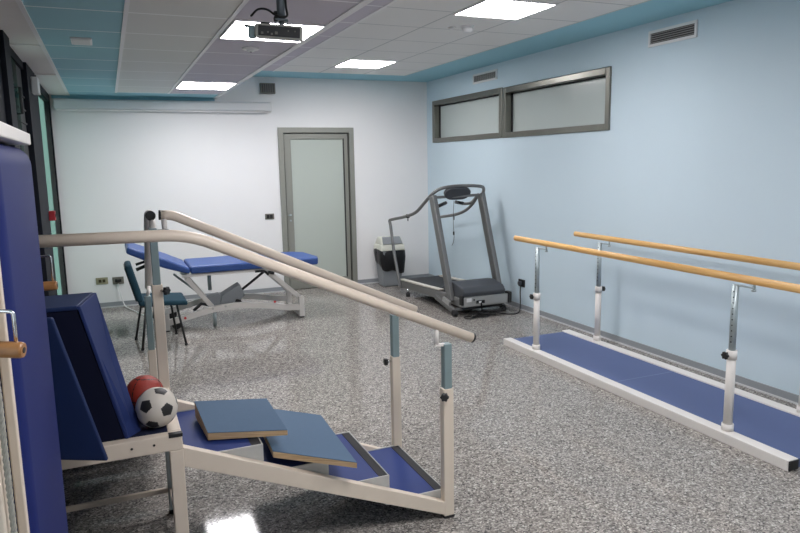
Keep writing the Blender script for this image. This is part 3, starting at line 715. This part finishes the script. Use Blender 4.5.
# ------------------------------------------------------------------ treatment couch
t = thing('treatment_couch', 'blue padded treatment couch on a white height-adjustable frame by the back wall', 'treatment table', (1.1, 7.4, 0))
ya, yb = 7.06, 7.72
def pad(pts, m='bed_blue', nm='cushion', bev=.022):
    b = B(); prism(b, pts, 'y', ya, yb); bmesh.ops.bevel(b, geom=b.edges[:], offset=bev, segments=4, affect='EDGES', profile=.5); return obj(nm, b, m, t, smooth=False)
b = B()
out = [(.70, ya + .01), (1.80, ya + .0), (2.04, ya - .01), (2.07, ya + .10), (2.03, yb - .16), (1.92, yb - .03), (1.78, yb), (.70, yb)]
prism(b, out, 'z', .575, .655); bmesh.ops.bevel(b, geom=b.edges[:], offset=.022, segments=4, affect='EDGES', profile=.5); obj('cushion', b, 'bed_blue', t)
pad([(.695, .575), (.695, .640), (.50, .735), (.125, .895), (.105, .83), (.45, .655)])
b = B(); beam(b, (.62, ya + .06, .555), (1.85, ya + .06, .555), .03, .03); beam(b, (.62, yb - .06, .555), (1.85, yb - .06, .555), .03, .03)
for x in (.66, 1.15, 1.82): beam(b, (x, ya + .05, .555), (x, yb - .05, .555), .03, .028)
beam(b, (.16, ya + .10, .82), (.68, ya + .10, .575), .025, .025); beam(b, (.16, yb - .10, .82), (.68, yb - .10, .575), .025, .025)
obj('top_frame', b, 'bed_white', t)
for Y in (7.10, 7.66):
    b = B(); top = []; bot = []
    for k in range(13):
        u = k / 12; x = .44 + 1.39 * u; z = .085 + .10 * math.sin(math.pi * min(1, u * 1.05)) ** 1.2 + .03 * u
        top.append((x, z + .032)); bot.append((x, z - .030))
    prism(b, bot + top[::-1], 'y', Y - .022, Y + .022, .003)
    p = obj('base_beam', b, 'bed_white', t)
    for x, zt in ((.44, .20), (1.845, .235)):
        b = B(); box(b, (x - .028, Y - .024, .012), (x + .028, Y + .024, zt), .004); obj('foot', b, 'bed_white', p)
        b = B(); box(b, (x - .02, Y - .02, 0), (x + .02, Y + .02, .014)); obj('foot_pad', b, 'rubber', p)
    if Y < 7.3:
        b = B()
        for x, z in ((.62, .125), (1.55, .205)): tube(b, [(x, Y - .026, z), (x, Y - .021, z)], .013, 12)
        obj('sticker', b, 'red', p)
        b = B()
        for x, z in ((.90, .195), (1.03, .208)): tube(b, [(x, Y - .026, z), (x, Y - .021, z)], .012, 12)
        obj('pivot_bolt', b, 'sheet', p)
b = B(); box(b, (.42, 7.10, .02), (.46, 7.66, .06), .003); box(b, (1.82, 7.10, .02), (1.86, 7.66, .06), .003); obj('cross_member', b, 'bed_white', t)
for Y in (7.145, 7.615):
    obj('lift_arm', beam(B(), (.66, Y, .53), (.905, Y, .20), .03, .05), 'bed_white', t)
    obj('lift_arm', beam(B(), (1.50, Y, .535), (1.83, Y, .225), .03, .05), 'bed_white', t)
b = B(); beam(b, (.56, 7.40, .54), (.90, 7.40, .23), .02, .022); obj('link_bar', b, 'galv_dull', t)
b = B(); prism(b, [(1.02, .29), (1.22, .40), (1.27, .27), (1.20, .21), (1.0, .20)], 'y', 7.25, 7.42, .01); prism(b, [(.86, .27), (1.0, .31), (1.12, .20), (.95, .17)], 'y', 7.27, 7.40, .008)
mo = obj('motor', b, 'bin_grey', t)
obj('motor_rod', tube(B(), [(1.22, 7.33, .30), (1.50, 7.33, .50)], .014, 12), 'black', mo)
obj('motor_wheel', knob(B(), (1.19, 7.245, .205), (0, 1, 0), .035, .03, 3), 'black', mo)
b = B(); tube(b, [(.72, 7.16, .18), (.80, 7.2, .235), (.90, 7.24, .20), (.97, 7.24, .16)], .016, 10); obj('motor_hose', b, 'black', mo)
b = B(); tube(b, [(.92, 7.38, .34), (.92, 7.38, .545)], .02, 12); tube(b, [(.92, 7.12, .0), (.92, 7.12, .17)], .018, 12); obj('column_post', b, 'galv', t)
obj('mains_box', box(B(), (.28, 7.30, .095), (.44, 7.46, .14), .01), 'black', t)
for Y in (7.12, 7.64):
    b = B(); tube(b, [(.54, Y + .035, .05), (.54, Y + .055, .05)], .05, 20); obj('castor', b, 'black', t)
b = B(); beam(b, (.44, 7.3, .05), (.30, 7.3, .105), .03, .02); beam(b, (.44, 7.42, .05), (.30, 7.42, .105), .03, .02); obj('mains_bracket', b, 'bed_white', t)
b = B(); tube(b, [(.20, 7.5, .60), (.36, 7.5, .66)], .018, 10); tube(b, [(.20, 7.5, .655), (.36, 7.5, .70)], .014, 10); tube(b, [(.36, 7.5, .66), (.60, 7.5, .60)], .012, 10); obj('backrest_strut', b, 'black', t)
b = B(); tube(b, fillet([(1.36, 7.10, .545), (1.46, 7.10, .545), (1.50, 7.1, .50)], .02), .012, 10); tube(b, [(1.50, 7.1, .53), (1.56, 7.1, .51)], .016, 10); obj('release_lever', b, 'black', t)

# ------------------------------------------------------------------ chair
t = thing('visitor_chair', 'small dark teal upholstered chair with thin black legs in front of the couch', 'chair', (.34, 6.7, 0))
b = B(); box(b, (.17, 6.47, .405), (.60, 6.92, .455), .022, None, 4)
for v in b.verts:
    if v.co.x > .5: v.co.z -= (v.co.x - .5) * .35
    v.co.z += (v.co.x < .35) * -.0
obj('seat', b, 'chair_teal', t, smooth=True)
b = B(); box(b, (.18, 6.48, .392), (.58, 6.91, .41), .006); obj('seat_shell', b, 'black', t)
T = Matrix.Translation((.165, 0, .43)) @ Matrix.Rotation(R(-14), 4, 'Y')
b = B(); box(b, (-.022, 6.46, .01), (.036, 6.92, .36), .024, None, 5)
for v in b.verts:
    q = (v.co.y - 6.695) / .205; v.co.x += .02 * q * q; v.co.y = 6.695 + (v.co.y - 6.695) * (1 - .25 * max(0, (v.co.z - .2) / .16) ** 2)
bmesh.ops.transform(b, matrix=T, verts=b.verts); obj('backrest', b, 'chair_teal', t, smooth=True)
b = B(); box(b, (-.027, 6.50, .02), (-.015, 6.89, .34), .006)
for v in b.verts:
    q = (v.co.y - 6.695) / .205; v.co.x += .02 * q * q; v.co.y = 6.695 + (v.co.y - 6.695) * (1 - .25 * max(0, (v.co.z - .2) / .16) ** 2)
bmesh.ops.transform(b, matrix=T, verts=b.verts); obj('back_shell', b, 'black', t)
for fx, fy, tx, ty in ((.135, 6.90, .215, 6.87), (.175, 6.455, .235, 6.52), (.515, 6.94, .47, 6.87), (.56, 6.46, .50, 6.52)):
    p = obj('leg', tube(B(), [(fx, fy, .012), (tx, ty, .40)], .0105, 12), 'black', t)
    obj('rubber_foot', tube(B(), [(fx, fy, 0), (fx, fy, .018)], .014, 12), 'rubber', p)
b = B(); tube(b, [(.225, 6.52, .40), (.225, 6.87, .40)], .010, 10); tube(b, [(.49, 6.52, .39), (.47, 6.87, .39)], .010, 10); tube(b, [(.215, 6.6, .41), (.165, 6.6, .50)], .012, 10); tube(b, [(.215, 6.8, .41), (.165, 6.8, .50)], .012, 10)
obj('under_frame', b, 'black', t)

# ------------------------------------------------------------------ waste bin
t = thing('waste_bin', 'grey swing-lid waste bin with a black bag hanging out, in the corner', 'bin', (3.44, 8.42, 0))
cx, cy = 3.44, 8.42
def frus(bm, w0, d0, z0, w1, d1, z1, bev):
    hexa(bm, [(cx - w0, cy - d0, z0), (cx + w0, cy - d0, z0), (cx + w0, cy + d0, z0), (cx - w0, cy + d0, z0), (cx - w1, cy - d1, z1), (cx + w1, cy - d1, z1), (cx + w1, cy + d1, z1), (cx - w1, cy + d1, z1)], bev); return bm
obj('bin_body', frus(B(), .125, .105, 0, .165, .145, .50, .02), 'bin_grey', t)
b = B(); seg = 40; rings = []
for j, (z, k) in enumerate(((.53, 1.0), (.50, 1.10), (.44, 1.13), (.38, 1.10), (.32, 1.06), (.27, 1.02))):
    ring = []
    for i in range(seg):
        an = 2 * math.pi * i / seg; sq = 1 / max(abs(math.cos(an)), abs(math.sin(an))) ** .85
        wob = 1 + (.035 * math.sin(an * 7 + j * .6) + .02 * math.sin(an * 13 + j)) * min(1, j * .5)
        dz = (.075 * math.sin(an * 1 + 2.6) + .02 * math.sin(an * 5)) * (j / 5)
        ring.append(b.verts.new((cx + .155 * sq * k * wob * 1.05 * math.cos(an), cy + .135 * sq * k * wob * math.sin(an), z - dz)))
    rings.append(ring)
for p, q in zip(rings, rings[1:]):
    for i in range(seg): f = b.faces.new([p[i], p[(i + 1) % seg], q[(i + 1) % seg], q[i]]); f.smooth = True
o = obj('bin_bag', b, 'bag', t); md = o.modifiers.new('s', 'SOLIDIFY'); md.thickness = .004
obj('lid', frus(B(), .178, .155, .49, .168, .14, .575, .02), 'bin_cream', t)
b = B(); frus(b, .160, .137, .565, .145, .075, .672, .02); obj('lid_hood', b, 'bin_cream', t)
b = B(); hexa(b, [(cx - .142, cy - .136, .578), (cx + .142, cy - .136, .578), (cx + .142, cy - .12, .578), (cx - .142, cy - .12, .578), (cx - .128, cy - .078, .666), (cx + .128, cy - .078, .666), (cx + .128, cy - .04, .672), (cx - .128, cy - .04, .672)], .006)
for v in b.verts: v.co.y -= .008; v.co.z += .004
obj('swing_flap', b, 'bin_grey', t)

# ------------------------------------------------------------------ treadmill
t = thing('treadmill', 'grey treadmill with tall slanted uprights and curved handrails in the corner', 'treadmill', (3.66, 7.05, 0))
xl, xr = 3.34, 3.98
b = B(); beam(b, (xl + .03, 7.85, .12), (xl + .03, 6.55, .175), .055, .09, .008); obj('side_rail', b, 'tm_grey', t)
b = B(); beam(b, (xr - .03, 7.85, .12), (xr - .03, 6.55, .175), .055, .09, .008); obj('side_rail', b, 'tm_grey', t)
for x in (xl + .035, xr - .035):
    obj('foot_rail', beam(B(), (x, 7.86, .175), (x, 6.72, .228), .07, .016, .004), 'foot_rail', t)
b = B(); beam(b, (3.66, 7.86, .150), (3.66, 6.62, .203), .50, .04, .012); obj('running_belt', b, 'tm_belt', t)
b = B(); box(b, (xl + .005, 7.84, .09), (xr - .005, 7.90, .175), .014); obj('rear_cap', b, 'tm_dark', t)
# motor housing
b = B(); prism(b, [(6.27, .205), (6.25, .26), (6.30, .31), (6.50, .345), (6.62, .335), (6.80, .245), (6.80, .19), (6.3, .19)], 'x', xl + .07, xr - .05, .012); obj('motor_hood', b, 'tm_dark', t)
b = B(); box(b, (xl + .06, 6.235, .11), (xr - .03, 6.275, .215), .006); box(b, (xl + .06, 6.275, .10), (xr - .03, 6.62, .19), .004); mo = obj('front_panel', b, 'tm_silver', t)
b = B(); box(b, (xr - .035, 6.22, .11), (xr + .01, 6.30, .235), .008); box(b, (xl + .035, 6.24, .13), (xl + .07, 6.30, .235), .006); obj('corner_buffer', b, 'black', mo)
b = B(); box(b, (xl + .09, 6.229, .165), (xl + .15, 6.236, .205)); obj('label', b, 'white_pl', mo)
b = B(); box(b, (3.55, 6.222, .14), (3.65, 6.236, .175), .004); tube(b, [(3.52, 6.23, .185), (3.52, 6.225, .185)], .008, 10); obj('power_inlet', b, 'black', mo)
obj('inlet_switch', box(B(), (3.575, 6.217, .147), (3.605, 6.224, .168)), 'white_pl', mo)
# lifting legs with wheels
for x, s in ((xl - .0, -1), (xr - .03, 1)):
    p = obj('lift_leg', beam(B(), (x, 6.78, .14), (x, 6.34, .055), .04, .055, .008), 'tm_grey', t)
    obj('wheel', tube(B(), [(x - .022, 6.335, .036), (x + .022, 6.335, .036)], .036, 24), 'rubber', p)
for x in (xl + .0, xr - .02):
    b = B(); tube(b, [(x, 7.58, .04), (x, 7.58, .10)], .012, 10); p = obj('rear_foot', b, 'chrome', t); obj('foot_pad', tube(B(), [(x, 7.58, 0), (x, 7.58, .045)], .026, 16), 'rubber', p)
b = B(); beam(b, (xl, 6.34, .075), (xr - .03, 6.34, .075), .03, .03); obj('lift_bar', b, 'tm_grey', t)
# uprights
UL = [(xl + .045, 6.50, .13), (xl + .005, 6.86, 1.28)]; UR = [(xr + .005, 6.46, .13), (xr - .035, 6.82, 1.29)]
for a_, c_ in (UL, UR):
    obj('upright', beam(B(), a_, c_, .058, .105, .012), 'tm_grey', t)
b = B(); beam(b, (xl - .004, 6.44, .10), (xl - .004, 6.60, .13), .03, .10, .006); obj('upright_bracket', b, 'tm_silver', t)
# handrails
hl = smooth_path([(3.275, 7.66, .09), (3.26, 7.80, .50), (3.255, 7.90, .86), (3.255, 7.93, .925), (3.26, 7.86, .95), (3.27, 7.45, 1.015), (3.29, 7.20, 1.08), (3.32, 7.02, 1.20), (3.35, 6.88, 1.30), (3.42, 6.84, 1.355), (3.55, 6.82, 1.38), (3.70, 6.81, 1.385), (3.86, 6.80, 1.38), (3.965, 6.81, 1.36), (3.98, 6.83, 1.30), (3.95, 6.85, 1.26)], 7)
obj('handrail', tube(B(), hl, .019, 14), 'tm_grey', t)
hr = smooth_path([(3.92, 7.66, .09), (3.915, 7.80, .50), (3.91, 7.88, .86), (3.91, 7.90, .92), (3.91, 7.82, .95), (3.915, 7.40, 1.01), (3.92, 7.15, 1.075), (3.93, 6.98, 1.17), (3.935, 6.86, 1.28)], 7)
obj('handrail', tube(B(), hr, .018, 14), 'tm_grey', t)
b = B(); tube(b, [(3.275, 7.40, 1.0), (3.275, 7.40, 1.045)], .021, 10); tube(b, [(3.275, 7.40, 1.0), (3.275, 7.40, .965)], .006, 8); tube(b, [(3.91, 7.42, .99), (3.91, 7.42, .945)], .006, 8)
knob(b, (3.885, 7.80, .895), (1, -.6, 0), .034, .03, 3); obj('sensor_clip', b, 'black', t)
# console
b = B(); beam(b, (3.36, 6.86, 1.262), (3.945, 6.82, 1.275), .035, .03, .006); obj('cross_bar', b, 'tm_grey', t)
c = V(3.64, 6.83, 1.300); T = Matrix.Translation(c) @ Matrix.Rotation(R(28), 4, 'X')
b = B(); ring = []
for i in range(36):
    an = 2 * math.pi * i / 36; ex = math.copysign(abs(math.cos(an)) ** .55, math.cos(an)); ez = math.copysign(abs(math.sin(an)) ** .7, math.sin(an))
    ring.append((.165 * ex * (1 - .16 * (ez < 0) * abs(ez)), .074 * ez))
prism(b, ring, 'y', -.022, .022, .006); bmesh.ops.transform(b, matrix=T, verts=b.verts); obj('console', b, 'tm_dark', t)
b = B(); tube(b, smooth_path([(3.40, 6.90, 1.15), (3.50, 6.96, 1.165), (3.58, 6.98, 1.19)]), .016, 12); tube(b, smooth_path([(3.70, 6.98, 1.195), (3.80, 6.98, 1.17), (3.88, 6.94, 1.18), (3.92, 6.88, 1.25)]), .016, 12); obj('grip_bar', b, 'tm_grey', t)
obj('grip_sleeve', tube(B(), [(3.44, 6.93, 1.155), (3.575, 6.985, 1.19)], .020, 12), 'black', t); obj('grip_sleeve', tube(B(), [(3.70, 6.985, 1.195), (3.80, 6.985, 1.173)], .020, 12), 'black', t)
b = B(); tube(b, smooth_path([(3.62, 6.87, 1.22), (3.62, 6.89, 1.0), (3.63, 6.89, .82), (3.615, 6.88, .74), (3.59, 6.87, .70)]), .0025, 6); box(b, (3.617, 6.885, .82), (3.635, 6.895, .86), .002); obj('safety_cord', b, 'black', t)
b = B(); tube(b, smooth_path([(4.15, 6.29, .30), (4.13, 6.27, .20), (4.10, 6.22, .08), (4.03, 6.15, .008), (3.9, 6.14, .008), (3.82, 6.25, .008), (3.75, 6.2, .008), (3.66, 6.27, .03), (3.60, 6.215, .15)]), .0065, 8)
obj('power_cable', b, 'black', t)
b = B()
for k in range(5):
    ox = 3.52 + .06 * k; pts = [(ox + .14 * math.cos(a + k), 6.18 + .055 * math.sin(2 * a + k) + .02 * k * .3, .012 + .012 * k) for a in [2 * math.pi * i / 9 for i in range(10)]]
    tube(b, smooth_path(pts), .0065, 6)
obj('coiled_cable', b, 'black', t)
obj('under_tray', box(B(), (xl + .08, 6.30, .07), (xr - .06, 6.75, .105), .006), 'black', t)

t = thing('wall_plug_socket', 'black wall socket with a black plug on the blue wall beside the treadmill', 'socket', (XR, 6.29, .26))
obj('cover_plate', box(B(), (XR - .012, 6.23, .262), (XR, 6.35, .345), .003), 'black', t)
obj('plug', box(B(), (XR - .05, 6.27, .285), (XR - .012, 6.31, .325), .006), 'tm_dark', t)
